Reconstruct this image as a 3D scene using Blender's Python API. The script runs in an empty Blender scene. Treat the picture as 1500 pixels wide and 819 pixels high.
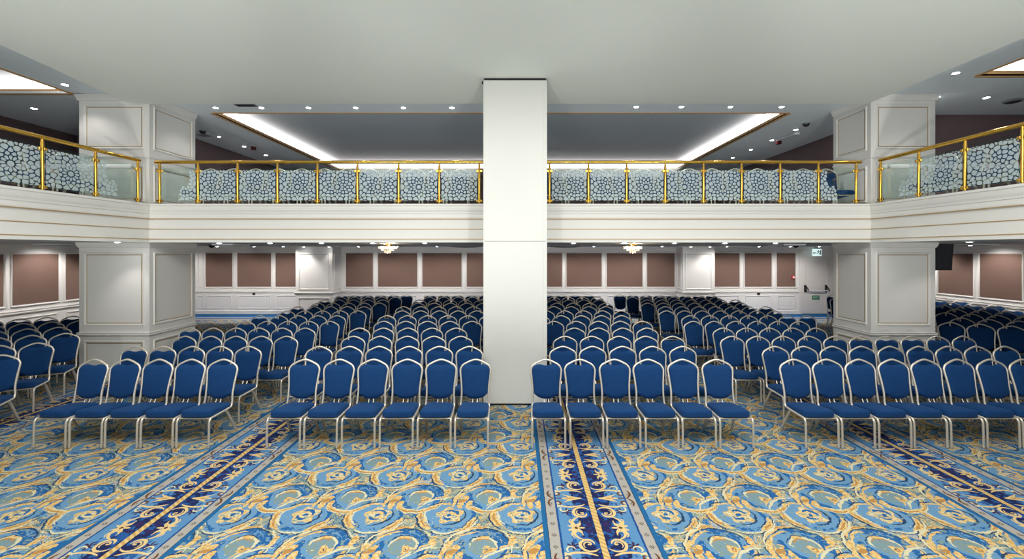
import bpy, math, random
from mathutils import Vector, Matrix
random.seed(7)
PI = math.pi
S = bpy.context.scene
COL = S.collection
# ------------------------------------------------------------------ measured frame (metres, +Y away from the camera)
F, VX, HY, EYE = 640.0, 758.0, 368.0, 2.37
def PX(px, d): return (px - VX) * d / F
def PZ(py, d): return EYE + (HY - py) * d / F
FLOOR_UP, SLAB_LO, RAILZ = 3.08, 2.53, 4.0
ZC, ZH = 5.23, 5.03              # balcony ceiling, hall ceiling
YB = 16.49                       # back wall
XL, XR = -12.45, 13.6            # side walls
YF = 7.95                        # balcony front
YN = -3.0                        # how far the room is built towards the camera side
def CE(px, py, h=ZC - EYE):      # point of the upper ceiling seen at a pixel
    d = F * h / (HY - py); return PX(px, d), d

# ------------------------------------------------------------------ materials
def srgb(r, g, b):
    f = lambda c: (c / 255) / 12.92 if c / 255 <= .04045 else ((c / 255 + .055) / 1.055) ** 2.4
    return (f(r), f(g), f(b), 1)
def mat(name, col, rough=.6, metal=0., noise=0., nscale=8., bump=0., bscale=60., sheen=0., spec=.5, coat=0.):
    m = bpy.data.materials.new(name); m.use_nodes = True
    nt = m.node_tree; b = nt.nodes['Principled BSDF']
    b.inputs['Base Color'].default_value = col
    b.inputs['Roughness'].default_value = rough
    b.inputs['Metallic'].default_value = metal
    b.inputs['Specular IOR Level'].default_value = spec
    if sheen:
        b.inputs['Sheen Weight'].default_value = sheen
        b.inputs['Sheen Roughness'].default_value = .45
        b.inputs['Sheen Tint'].default_value = (.25, .5, 1, 1)
    if coat: b.inputs['Coat Weight'].default_value = coat
    tc = nt.nodes.new('ShaderNodeTexCoord')
    if noise:
        n = nt.nodes.new('ShaderNodeTexNoise'); n.inputs['Scale'].default_value = nscale; n.inputs['Detail'].default_value = 4
        nt.links.new(tc.outputs['Object'], n.inputs['Vector'])
        mx = nt.nodes.new('ShaderNodeMix'); mx.data_type = 'RGBA'
        mx.inputs['A'].default_value = tuple(c * (1 - noise) for c in col[:3]) + (1,)
        mx.inputs['B'].default_value = tuple(min(1, c * (1 + noise)) for c in col[:3]) + (1,)
        nt.links.new(n.outputs['Fac'], mx.inputs['Factor'])
        nt.links.new(mx.outputs['Result'], b.inputs['Base Color'])
    if bump:
        n2 = nt.nodes.new('ShaderNodeTexNoise'); n2.inputs['Scale'].default_value = bscale
        nt.links.new(tc.outputs['Object'], n2.inputs['Vector'])
        bp = nt.nodes.new('ShaderNodeBump'); bp.inputs['Strength'].default_value = bump; bp.inputs['Distance'].default_value = .004
        nt.links.new(n2.outputs['Fac'], bp.inputs['Height']); nt.links.new(bp.outputs['Normal'], b.inputs['Normal'])
    return m
def emit(name, col, st):
    m = bpy.data.materials.new(name); m.use_nodes = True
    nt = m.node_tree; nt.nodes.clear()
    e = nt.nodes.new('ShaderNodeEmission'); e.inputs['Color'].default_value = col; e.inputs['Strength'].default_value = st
    o = nt.nodes.new('ShaderNodeOutputMaterial'); nt.links.new(e.outputs[0], o.inputs[0])
    return m
def see_through(name, tint, gloss, rough, frost=0., fcol=(1, 1, 1, 1)):
    m = bpy.data.materials.new(name); m.use_nodes = True
    nt = m.node_tree; nt.nodes.clear()
    o = nt.nodes.new('ShaderNodeOutputMaterial')
    t = nt.nodes.new('ShaderNodeBsdfTransparent'); t.inputs['Color'].default_value = tint
    g = nt.nodes.new('ShaderNodeBsdfGlossy'); g.inputs['Roughness'].default_value = rough
    lw = nt.nodes.new('ShaderNodeLayerWeight'); lw.inputs['Blend'].default_value = .5
    pw = nt.nodes.new('ShaderNodeMath'); pw.operation = 'POWER'; nt.links.new(lw.outputs['Facing'], pw.inputs[0]); pw.inputs[1].default_value = 4.
    fr = nt.nodes.new('ShaderNodeMath'); fr.operation = 'MULTIPLY_ADD'; nt.links.new(pw.outputs[0], fr.inputs[0]); fr.inputs[1].default_value = .6; fr.inputs[2].default_value = (gloss - 1) * .1
    mx = nt.nodes.new('ShaderNodeMixShader')
    nt.links.new(fr.outputs[0], mx.inputs[0]); nt.links.new(t.outputs[0], mx.inputs[1]); nt.links.new(g.outputs[0], mx.inputs[2])
    last = mx
    if frost:
        d = nt.nodes.new('ShaderNodeBsdfDiffuse'); d.inputs['Color'].default_value = fcol
        tl = nt.nodes.new('ShaderNodeBsdfTranslucent'); tl.inputs['Color'].default_value = fcol
        m1 = nt.nodes.new('ShaderNodeMixShader'); m1.inputs[0].default_value = .35
        nt.links.new(d.outputs[0], m1.inputs[1]); nt.links.new(tl.outputs[0], m1.inputs[2])
        m2 = nt.nodes.new('ShaderNodeMixShader'); m2.inputs[0].default_value = frost
        nt.links.new(mx.outputs[0], m2.inputs[1]); nt.links.new(m1.outputs[0], m2.inputs[2]); last = m2
    nt.links.new(last.outputs[0], o.inputs[0])
    return m

M = {}
M['white'] = mat('white_paint', (.78, .775, .74, 1), .45, noise=.015, nscale=3)
M['column'] = mat('column_paint', (.66, .67, .635, 1), .42, noise=.015, nscale=2)
M['wall'] = mat('wall_paint', (.76, .745, .72, 1), .5, noise=.015, nscale=3)
M['hallceil'] = mat('hall_ceiling_paint', (.84, .885, .82, 1), .8, noise=.01, nscale=1)
M['upceil'] = mat('balcony_ceiling_paint', (.76, .84, .88, 1), .5, noise=.04, nscale=2)
M['stretch'] = mat('stretch_ceiling', (.44, .51, .55, 1), .3, noise=.05, nscale=1.5)
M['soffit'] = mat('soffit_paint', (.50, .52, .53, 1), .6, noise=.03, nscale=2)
M['brown'] = mat('brown_fabric', srgb(116, 92, 82), .9, noise=.08, nscale=1.2, bump=.15, bscale=300)
M['mauve'] = mat('mauve_wall', srgb(120, 100, 102), .8, noise=.05, nscale=1)
M['gilt'] = mat('gilt_line', srgb(176, 150, 108), .45, .25)
M['gold'] = mat('polished_gold', srgb(233, 186, 84), .2, 1., noise=.04, nscale=20)
M['ochre'] = mat('ochre_lip', srgb(190, 150, 100), .5)
M['black'] = mat('black_plastic', (.012, .012, .014, 1), .5, bump=.1, bscale=200)
M['blackgap'] = mat('black_gap', (.01, .01, .012, 1), .8)
M['fabric'] = mat('blue_velvet', (.004, .040, .140, 1), .85, noise=.16, nscale=14, bump=.25, bscale=420, sheen=.16, spec=.2)
M['champagne'] = mat('champagne_metal', (.80, .74, .64, 1), .38, .6, noise=.04, nscale=30)
M['leg'] = mat('champagne_leg', (.74, .68, .58, 1), .42, .6, noise=.05, nscale=30)
M['rubber'] = mat('dark_rubber', (.03, .03, .03, 1), .7)
M['glass'] = see_through('clear_glass', (.90, .965, .945, 1), 1.45, .02)
M['frost'] = see_through('frosted_glass', (.80, .92, .92, 1), 1.3, .25, .76, (.80, .92, .96, 1))
M['lamp'] = emit('downlight_glow', (.92, .97, 1, 1), 26)
M['led'] = emit('cove_led_glow', (1, .95, .94, 1), 3.4)
M['bulb'] = emit('chandelier_bulb_glow', (1, .80, .62, 1), 110)
M['crystal'] = see_through('crystal', (1, .97, .93, 1), 1.6, .05, .45, (.95, .88, .8, 1))
M['metal'] = mat('grey_metal', (.45, .46, .48, 1), .35, .8)
M['vent'] = mat('grey_vent', (.22, .24, .26, 1), .6)
M['unit'] = mat('white_unit', (.72, .74, .76, 1), .4)
M['darkred'] = mat('dark_red_plastic', srgb(92, 12, 22), .4)
M['red'] = mat('red_plastic', srgb(215, 30, 30), .35)
M['green'] = mat('sign_green', srgb(20, 120, 70), .5)
M['signwhite'] = emit('sign_glow', (.72, .93, .92, 1), .85)
M['signdark'] = mat('sign_dark_green', srgb(10, 70, 60), .5)
M['door'] = mat('door_paint', (.74, .71, .68, 1), .42, noise=.015, nscale=3)

# ---- node expressions for the carpet
class NT:
    def __init__(s, nt): s.nt = nt
    def m(s, op, *a):
        n = s.nt.nodes.new('ShaderNodeMath'); n.operation = op
        for i, v in enumerate(a):
            if isinstance(v, E): s.nt.links.new(v.s, n.inputs[i])
            else: n.inputs[i].default_value = v
        return E(s, n.outputs[0])
    def mix(s, fac, a, b):
        n = s.nt.nodes.new('ShaderNodeMix'); n.data_type = 'RGBA'
        if isinstance(fac, E): s.nt.links.new(fac.s, n.inputs['Factor'])
        else: n.inputs['Factor'].default_value = fac
        for k, v in (('A', a), ('B', b)):
            if isinstance(v, tuple): n.inputs[k].default_value = v
            else: s.nt.links.new(v, n.inputs[k])
        return n.outputs['Result']
class E:
    def __init__(s, t, sock): s.t, s.s = t, sock
    def __add__(a, b): return a.t.m('ADD', a, b)
    __radd__ = __add__
    def __sub__(a, b): return a.t.m('SUBTRACT', a, b)
    def __rsub__(a, b): return a.t.m('SUBTRACT', b, a)
    def __mul__(a, b): return a.t.m('MULTIPLY', a, b)
    __rmul__ = __mul__
    def __truediv__(a, b): return a.t.m('DIVIDE', a, b)
    def __lt__(a, b): return a.t.m('LESS_THAN', a, b)
    def __gt__(a, b): return a.t.m('GREATER_THAN', a, b)
    def abs(a): return a.t.m('ABSOLUTE', a)
    def wrap(a, lo, hi): return a.t.m('WRAP', a, hi, lo)
    def sqrt(a): return a.t.m('SQRT', a)
    def max(a, b): return a.t.m('MAXIMUM', a, b)
    def min(a, b): return a.t.m('MINIMUM', a, b)
    def sin(a): return a.t.m('SINE', a)
    def cos(a): return a.t.m('COSINE', a)

def carpet_material():
    m = bpy.data.materials.new('scroll_carpet'); m.use_nodes = True
    nt = m.node_tree; T = NT(nt); bs = nt.nodes['Principled BSDF']
    bs.inputs['Roughness'].default_value = .95; bs.inputs['Specular IOR Level'].default_value = .1
    geo = nt.nodes.new('ShaderNodeNewGeometry'); sep = nt.nodes.new('ShaderNodeSeparateXYZ')
    nt.links.new(geo.outputs['Position'], sep.inputs[0])
    x0, y0 = E(T, sep.outputs[0]), E(T, sep.outputs[1])
    def noise(scale, detail=2, w=0):
        n = nt.nodes.new('ShaderNodeTexNoise'); n.noise_dimensions = '3D'
        n.inputs['Scale'].default_value = scale; n.inputs['Detail'].default_value = detail
        mp = nt.nodes.new('ShaderNodeMapping'); mp.inputs['Location'].default_value = (w, w * .7, w * .3)
        nt.links.new(geo.outputs['Position'], mp.inputs[0]); nt.links.new(mp.outputs[0], n.inputs['Vector'])
        sp = nt.nodes.new('ShaderNodeSeparateColor'); nt.links.new(n.outputs['Color'], sp.inputs[0])
        return E(T, n.outputs['Fac']), E(T, sp.outputs[0]), E(T, sp.outputs[1])
    nf1, na, nb = noise(9, 2)
    nf2, nc, nd = noise(34, 2, 3.1)
    nf3, _, _ = noise(5.5, 3, 7.7)
    nf4, _, _ = noise(22, 3, 11.3)
    x = x0 + (na - .5) * .05 + (nc - .5) * .028
    y = y0 + (nb - .5) * .05 + (nd - .5) * .028
    PXX, PYY = 3.895 / 6, .70
    RX = .693
    LB, SG, G0, DG = srgb(112, 160, 200), srgb(138, 160, 154), srgb(232, 194, 122), srgb(194, 146, 82)
    nf5, _, _ = noise(48, 2, 17.9)
    BL, NV, CR = srgb(44, 106, 168), srgb(44, 72, 106), srgb(226, 220, 184)
    GD = T.mix(nf5 > .56, T.mix(nf5 < .40, G0, srgb(210, 164, 96)), srgb(238, 214, 160))
    def polar(cx, cy, u, v):
        dx, dy = u - cx, v - cy
        return (dx * dx + dy * dy).sqrt(), T.m('ARCTAN2', dy, dx)
    def arc(p, r0, a0, a1, w, k=0.):
        r, th = p; a0, a1 = math.radians(a0), math.radians(a1); mid, half = (a0 + a1) / 2, (a1 - a0) / 2
        t = (th - mid).wrap(-PI, PI)
        q = t / half
        wd = ((1 - q * q).max(0)).sqrt() * w
        rr = r - r0 if not k else r - r0 - t * k
        return rr.abs() < wd
    # two wrapped frames: one round each scroll, one round each flower
    def frame(cx, cy):
        u = (x - cx).wrap(-PXX / 2, PXX / 2); v = (y - cy).wrap(-PYY / 2, PYY / 2); return u, v
    bx, by = -.888, 4.17
    us, vs = frame(bx - .06, by + .03)
    uf, vf = frame(bx - .372, by - .247)
    ps = polar(0, 0, us, vs); pf = polar(0, 0, uf, vf)
    pi_ = polar(.015, .01, us, vs); pb = polar(.06, -.03, us, vs)
    pg = polar(.255, .08, us, vs)
    c = T.mix((nf3 > .56), SG, LB)
    c = T.mix((pf[0] < .235) * (nf4 > .36), c, LB)
    c = T.mix((ps[0] < .235) * (nf4 > .40), c, LB)
    c = T.mix((pi_[0] < .105), c, SG)
    def lay(mask, col):
        nonlocal c
        c = T.mix(mask, c, col)
    # dark blue leaf work inside the scroll ring
    lay(arc(ps, .195, -35, 120, .045) * (nf4 > .44), BL)
    lay(arc(ps, .165, 150, 262, .04) * (nf4 > .42), BL)
    lay(arc(pf, .215, -20, 62, .022), BL)
    lay(arc(pf, .20, 200, 300, .02) * (nf4 > .5), BL)
    # thin dark outlines
    lay(arc(ps, .246, -100, 15, .010, .02), NV)
    lay(arc(ps, .268, 120, 215, .009, .03), NV)
    lay(arc(ps, .238, 10, 110, .007), NV)
    lay(arc(pi_, .128, 20, 170, .006), NV)
    lay(arc(pf, .262, -120, -5, .010), NV)
    lay(arc(pf, .14, -110, 40, .010), NV)
    lay(arc(ps, .30, 130, 200, .007, .05), NV)
    # vine lines in the open ground between the scrolls
    og = (pf[0] > .27) * (ps[0] > .25)
    lay((( nf1 - .50).abs() < .016) * og, GD); lay(((nf1 - .528).abs() < .007) * og, NV); lay(((nf1 - .455).abs() < .008) * og, CR)
    lay(((nf1 - .60).abs() < .018) * og, BL); lay(((nf1 - .40).abs() < .012) * og, GD)
    lay(((nf2 - .5).abs() < .03) * (pi_[0] < .09), LB)
    # gold and cream scrolls
    lay(arc(ps, .222, 205, 352, .022, .012), GD)
    lay(arc(ps, .228, 225, 320, .009, .012), DG)
    lay(arc(ps, .252, 78, 150, .019), GD)
    lay(arc(ps, .255, 84, 125, .008), DG)
    lay(arc(ps, .285, 118, 205, .010, .04), CR)
    lay(arc(ps, .262, -40, 60, .007), CR)
    lay(arc(pi_, .112, -50, 190, .013, -.006), CR)
    lay(arc(pi_, .108, 60, 120, .016), GD)
    # streaks that run beside the scrolls
    lay(arc(ps, .198, 212, 320, .007, .02), CR); lay(arc(ps, .247, 216, 330, .006, .012), CR)
    lay(arc(ps, .228, 70, 140, .006), NV); lay(arc(ps, .212, 96, 176, .012, .03), GD); lay(arc(ps, .182, 20, 80, .009, .03), LB)
    lay(arc(pf, .205, -66, -16, .006), NV); lay(arc(pf, .275, -66, -14, .009), CR); lay(arc(pf, .285, 176, 232, .008, -.02), NV)
    lay(arc(pf, .215, 160, 224, .010, -.02), CR); lay(arc(pf, .225, 92, 150, .008, .05), NV); lay(arc(pf, .33, 100, 160, .012, .06), GD)
    lay(arc(pi_, .085, 40, 150, .008), DG); lay(arc(pi_, .142, -40, 60, .010, .02), BL)
    # acanthus leaf where the scroll begins
    for a, rr, ww in ((188, .215, .042), (203, .255, .030), (176, .265, .026), (214, .185, .038), (192, .30, .02)):
        lay(arc(ps, rr, a - 17, a + 17, ww, .10), GD)
    lay(arc(ps, .225, 186, 200, .045, .10), DG)
    # bud
    lay(pb[0] < (.042 + ((pb[1] * 3).cos()) * .009), GD)
    lay(arc(pb, .024, -160, 60, .007), DG)
    lay(pb[0] < .009, NV)
    # flower
    rf = pf[0] + ((pf[1] * 5 + .8).cos()) * .018
    lay(rf < .112, GD)
    lay((rf < .095) * (nf4 > .52), CR)
    lay((rf < .10) * (nf5 < .42), SG)
    lay(arc(pf, .07, 0, 130, .016) + arc(pf, .06, 190, 300, .013), BL)
    lay(pf[0] < .022, BL)
    # stems and leaves round the flower bowl
    lay(arc(pf, .238, -70, -8, .026), GD)
    lay(arc(pf, .238, -62, -22, .009), DG)
    lay(arc(pf, .248, -122, -62, .011), CR)
    lay(arc(pf, .25, 158, 236, .028, -.02), GD)
    lay(arc(pf, .25, 172, 222, .011, -.02), DG)
    lay(pg[0] < (.042 + ((pg[1] * 2 - 3.0).cos()) * .02), GD)
    lay(arc(pg, .03, 30, 170, .008), DG)
    lay(arc(pf, .30, 95, 165, .014, .05), CR)
    lay(arc(pf, .19, 88, 140, .016, .06), GD)
    # small flecks
    lay((nf4 > .64) * (nf3 < .52), SG); lay((nf5 > .68) * (nf4 > .52), CR); lay((nf5 < .30) * (nf4 < .5), srgb(66, 120, 172))
    # ---------------- aisle runner
    nx = x0 + (nc - .5) * .012; ny = y0 + (nd - .5) * .012
    ru = (nx - RX).wrap(-3.895 / 2, 3.895 / 2); u = ru.abs()
    rv0 = (ny - 4.19).wrap(-.4475, .4475); v = rv0.abs()
    RB, GB = srgb(40, 108, 162), srgb(184, 180, 172)
    NA, LF, GO, BR = srgb(38, 46, 92), srgb(98, 150, 196), srgb(238, 208, 146), srgb(112, 74, 50)
    r = T.mix(((u + (nf1 - .5) * .14 + (nf4 - .5) * .22) < .165), LF, NA)
    def rl(mask, col):
        nonlocal r
        r = T.mix(mask, r, col)
    RBm = srgb(46, 96, 164)
    rl((nf4 > .54) * (u < .24), RBm)
    p1 = polar(.115, .235, u, v); p2 = polar(.315, .08, u, v); p3 = polar(.19, .36, u, v); p4 = polar(.245, .215, u, v)
    p5 = polar(.20, 0, u, v)
    rl(p1[0] < .062, NA); rl(arc(p1, .05, 30, 200, .03), RBm)
    # purple brown sprigs
    rl(((p4[0] + ((p4[1] * 6).cos()) * .02) < .035), srgb(70, 52, 86))
    rl(((polar(.08, .40, u, v)[0] + nf4 * .05) < .055), srgb(58, 48, 96))
    # volutes
    rl(arc(p1, .068, -150, 175, .013, -.008), GO)
    rl(arc(p1, .028, -60, 260, .008, -.008), GO)
    rl(p1[0] < .010, GO)
    pB = polar(.11, .40, u, v)
    rl(arc(polar(.20, -.12, u, v), .26, 56, 122, .012), GO)
    rl(arc(polar(.265, .175, u, v), .035, -60, 170, .009), CR)
    rl(arc(pB, .11, -75, 75, .012), GO)
    rl(arc(p3, .045, -60, 200, .008), GO)
    # outer hooks by the palmette
    rl(arc(p2, .052, -90, 150, .011), CR)
    rl(arc(p2, .03, 100, 330, .010), BR)
    rl(p2[0] < .014, GO)
    # palmette on the mirror line
    e1 = (u - .175) / .095; e2 = v / .020
    rl((e1 * e1 + e2 * e2) < 1, GO)
    for ca, cb, sl in ((.17, .022, .55), (.21, .03, .8), (.15, .018, .3)):
        f1 = (u - ca) / .05; f2 = (v - cb - (u - ca) * sl) / .009
        rl((f1 * f1 + f2 * f2) < 1, GO)
    e3 = (u - .19) / .05; e4 = v / .007
    rl((e3 * e3 + e4 * e4) < 1, srgb(196, 132, 74))
    rl((v < .008) * (u > .27) * (u < .41), BR)
    pC = polar(.19, .4475, u, v)
    rl(((pC[0] + ((pC[1] * 7).cos()) * .028) < .05), GO)
    rl(pC[0] < .016, BR)
    # centre rope, lines and outer bands
    rope = ((y0 * 120 + ru * 90).sin()) * .3
    rl(u < .026, T.mix(rope + .5, DG, srgb(246, 222, 150)))
    rl((u > .325), srgb(34, 84, 150)); rl((u > .343), GB)
    fv = (ny - 4.4).wrap(-.075, .075); pd = (( (u - .386) * (u - .386)) + fv * fv).sqrt()
    fl = T.m('ARCTAN2', fv, u - .386)
    rl((pd + ((fl * 8).cos()) * .008) < .016, srgb(90, 80, 80)); rl(pd < .007, srgb(200, 190, 160))
    # scroll hooks reach over the grey band
    rl(arc(p2, .085, -70, 40, .010), BR)
    rl((u > .430), NV); rl((u > .436), RB)
    rm = u < .476
    out = T.mix(rm, c, r)
    # border along the back wall
    d = y0
    bd = T.mix((d > 15.25), GB, RB); bd = T.mix((d > 15.45), bd, GB); bd = T.mix((d > 15.65), bd, srgb(60, 120, 200)); bd = T.mix((d > 15.85), bd, RB)
    out = T.mix((d > 15.05), out, bd)
    # woven pile
    hs = nt.nodes.new('ShaderNodeHueSaturation'); nt.links.new(out, hs.inputs['Color'])
    nw, _, _ = noise(160, 1, 5)
    val = nw * .28 + .53
    nt.links.new(val.s, hs.inputs['Value'])
    nt.links.new(hs.outputs[0], bs.inputs['Base Color'])
    bp = nt.nodes.new('ShaderNodeBump'); bp.inputs['Strength'].default_value = .25; bp.inputs['Distance'].default_value = .004
    nt.links.new(nw.s, bp.inputs['Height']); nt.links.new(bp.outputs[0], bs.inputs['Normal'])
    return m
M['carpet'] = carpet_material()

# ------------------------------------------------------------------ mesh helpers
class MB:
    def __init__(s): s.v, s.f, s.mi = [], [], []
    def add(s, vs, fs, mi=0):
        b = len(s.v); s.v += [tuple(p) for p in vs]
        for f in fs: s.f.append(tuple(b + i for i in f)); s.mi.append(mi)
        return s
    def box(s, x0, y0, z0, x1, y1, z1, mi=0, bev=0.):
        if bev:
            b = min(bev, (x1 - x0) / 2.01, (y1 - y0) / 2.01, (z1 - z0) / 2.01)
            rings = []
            for z, i in ((z0, b), (z0 + b, 0), (z1 - b, 0), (z1, b)):
                k = b if i == 0 else b
                ring = []
                for (cx, cy, sx, sy) in ((x0, y0, 1, 1), (x1, y0, -1, 1), (x1, y1, -1, -1), (x0, y1, 1, -1)):
                    e = i
                    if (sx, sy) in ((1, 1), (-1, -1)):
                        ring += [(cx + sx * e, cy + sy * (e + b * .7), z), (cx + sx * (e + b * .7), cy + sy * e, z)]
                    else:
                        ring += [(cx + sx * (e + b * .7), cy + sy * e, z), (cx + sx * e, cy + sy * (e + b * .7), z)]
                rings.append(ring)
            n = 8; vs = [p for r in rings for p in r]; fs = [tuple(range(n))[::-1], tuple(range(3 * n, 4 * n))]
            for k in range(3):
                for j in range(n): fs.append((k * n + j, k * n + (j + 1) % n, (k + 1) * n + (j + 1) % n, (k + 1) * n + j))
            return s.add(vs, fs, mi)
        vs = [(x0, y0, z0), (x1, y0, z0), (x1, y1, z0), (x0, y1, z0), (x0, y0, z1), (x1, y0, z1), (x1, y1, z1), (x0, y1, z1)]
        return s.add(vs, [(3, 2, 1, 0), (4, 5, 6, 7), (0, 1, 5, 4), (1, 2, 6, 5), (2, 3, 7, 6), (3, 0, 4, 7)], mi)
    def tube(s, pts, r, n=8, mi=0, r2=None, caps=True, closed=False):
        P = [Vector(p) for p in pts]; m = len(P); vs, fs = [], []
        rad = r if isinstance(r, (list, tuple)) else [r] * m
        up = None
        for i, p in enumerate(P):
            a = P[i - 1] if (i or closed) else P[i]; b = P[(i + 1) % m] if (i < m - 1 or closed) else P[i]
            t = (b - a).normalized()
            if up is None:
                up = Vector((0, 1, 0)) if abs(t.y) < .8 else Vector((1, 0, 0))
            up = (up - t * up.dot(t)).normalized(); sd = t.cross(up)
            q = rad[i] if r2 is None else r2
            for k in range(n):
                a_ = 2 * PI * k / n
                vs.append(p + up * math.cos(a_) * rad[i] + sd * math.sin(a_) * q)
        L = m if closed else m - 1
        for i in range(L):
            j = (i + 1) % m
            for k in range(n): fs.append((i * n + k, i * n + (k + 1) % n, j * n + (k + 1) % n, j * n + k))
        if caps and not closed:
            fs.append(tuple(range(n))[::-1]); fs.append(tuple(range((m - 1) * n, m * n)))
        return s.add(vs, fs, mi)
    def lathe(s, prof, c=(0, 0, 0), n=24, mi=0, axis='z'):
        vs, fs = [], []
        for (r, z) in prof:
            for k in range(n):
                a = 2 * PI * k / n
                p = (r * math.cos(a), r * math.sin(a), z)
                if axis == 'y': p = (p[0], p[2], p[1])
                vs.append((c[0] + p[0], c[1] + p[1], c[2] + p[2]))
        for i in range(len(prof) - 1):
            for k in range(n): fs.append((i * n + k, i * n + (k + 1) % n, (i + 1) * n + (k + 1) % n, (i + 1) * n + k))
        fs.append(tuple(range(n))[::-1]); fs.append(tuple(range((len(prof) - 1) * n, len(prof) * n)))
        return s.add(vs, fs, mi)
    def ring(s, o, u, v, nrm, u0, u1, v0, v1, w, d, mi=0):
        """mitred picture-frame moulding on the plane o + u*U + v*V, raised along nrm"""
        o, u, v, nrm = Vector(o), Vector(u), Vector(v), Vector(nrm)
        vs, fs = [], []
        for (i, h) in ((0, 0), (w * .3, d), (w * .65, d * .75), (w, 0)):
            for (a, b) in ((u0 + i, v0 + i), (u1 - i, v0 + i), (u1 - i, v1 - i), (u0 + i, v1 - i)):
                vs.append(o + u * a + v * b + nrm * h)
        for k in range(3):
            for j in range(4): fs.append((k * 4 + j, k * 4 + (j + 1) % 4, (k + 1) * 4 + (j + 1) % 4, (k + 1) * 4 + j))
        return s.add(vs, fs, mi)
    def sweep(s, path, prof, mi=0, closed_prof=True):
        """path: plan points (x, y); prof: (n, z), n to the left of travel, mitred"""
        P = [Vector((a, b)) for a, b in path]; vs, fs = [], []; m = len(prof)
        for i, p in enumerate(P):
            d0 = (P[i] - P[i - 1]).normalized() if i else None
            d1 = (P[i + 1] - P[i]).normalized() if i < len(P) - 1 else None
            n0 = Vector((-d0.y, d0.x)) if d0 else None; n1 = Vector((-d1.y, d1.x)) if d1 else None
            if n0 is None: nn = n1
            elif n1 is None: nn = n0
            else:
                nn = (n0 + n1); nn = nn / nn.dot(n0)
            for (a, z) in prof: vs.append((p.x + nn.x * a, p.y + nn.y * a, z))
        for i in range(len(P) - 1):
            for k in range(m if closed_prof else m - 1):
                fs.append((i * m + k, i * m + (k + 1) % m, (i + 1) * m + (k + 1) % m, (i + 1) * m + k))
        if closed_prof:
            fs.append(tuple(range(m))); fs.append(tuple(range((len(P) - 1) * m, len(P) * m))[::-1])
        return s.add(vs, fs, mi)
    def build(s, name, mats, parent=None, smooth=False, off=None, angle=40):
        me = bpy.data.meshes.new(name)
        o3 = Vector(off) if off is not None else (parent.location if parent is not None else Vector((0, 0, 0)))
        me.from_pydata([(p[0] - o3[0], p[1] - o3[1], p[2] - o3[2]) for p in s.v], [], s.f)
        for m_ in (mats if isinstance(mats, (list, tuple)) else [mats]): me.materials.append(m_)
        me.polygons.foreach_set('material_index', s.mi)
        if smooth:
            me.polygons.foreach_set('use_smooth', [True] * len(s.f))
            try: me.set_sharp_from_angle(angle=math.radians(angle))
            except Exception: pass
        me.validate(); me.update()
        import bmesh
        bm = bmesh.new(); bm.from_mesh(me); bmesh.ops.recalc_face_normals(bm, faces=bm.faces); bm.to_mesh(me); bm.free()
        o = bpy.data.objects.new(name, me); COL.objects.link(o)
        if parent is not None: o.parent = parent
        elif off is not None: o.location = off
        return o
def struct(o): o['kind'] = 'structure'; return o
def thing(name, loc, label, cat, group=None, rz=0.):
    o = bpy.data.objects.new(name, None); COL.objects.link(o)
    o.location = loc; o.rotation_euler = (0, 0, rz); o.empty_display_size = .1
    return tag(o, label, cat, group)
def tag(o, label, cat, group=None):
    o['label'] = label; o['category'] = cat
    if group: o['group'] = group
    return o
def dup(root, loc, rz, label, group=None, sx=1.):
    r = root.copy(); COL.objects.link(r); r.location = loc; r.rotation_euler = (0, 0, rz); r['label'] = label
    r.scale = (sx, 1, 1)
    if group: r['group'] = group
    for ch in KIDS.get(root.name, []):
        c = ch.copy(); COL.objects.link(c); c.parent = r
        for g in KIDS.get(ch.name, []):
            d = g.copy(); COL.objects.link(d); d.parent = c
    return r
KIDS = {}
def kids_of(root):
    KIDS[root.name] = list(root.children)
    for c in root.children: KIDS[c.name] = list(c.children)
ORD = ['first', 'second', 'third', 'fourth', 'fifth', 'sixth', 'seventh', 'eighth', 'ninth', 'tenth', 'eleventh', 'twelfth',
       'thirteenth', 'fourteenth', 'fifteenth', 'sixteenth']

# ================================================================== SETTING
b = MB().add([(XL - .2, YN, 0), (XR + .2, YN, 0), (XR + .2, YB + .2, 0), (XL - .2, YB + .2, 0), (XL - .2, YN, -.2), (XR + .2, YN, -.2), (XR + .2, YB + .2, -.2), (XL - .2, YB + .2, -.2)],
             [(0, 1, 2, 3), (7, 6, 5, 4), (0, 4, 5, 1), (1, 5, 6, 2), (2, 6, 7, 3), (3, 7, 4, 0)])
struct(b.build('floor', M['carpet']))

# hall ceiling: a dropped slab between the balconies
HL = lambda y: -7.0 + (7.9 - y) * .15
HR = lambda y: 6.32
b = MB(); ys0, ys1 = YN, 7.88
q = [(HL(ys0), ys0), (HR(ys0), ys0), (HR(ys1), ys1), (HL(ys1), ys1)]
b.add([(x, y, ZH) for x, y in q] + [(x, y, ZC + .05) for x, y in q], [(3, 2, 1, 0), (4, 5, 6, 7), (0, 1, 5, 4), (1, 2, 6, 5), (2, 3, 7, 6), (3, 0, 4, 7)])
struct(b.build('ceiling', M['hallceil']))

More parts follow.
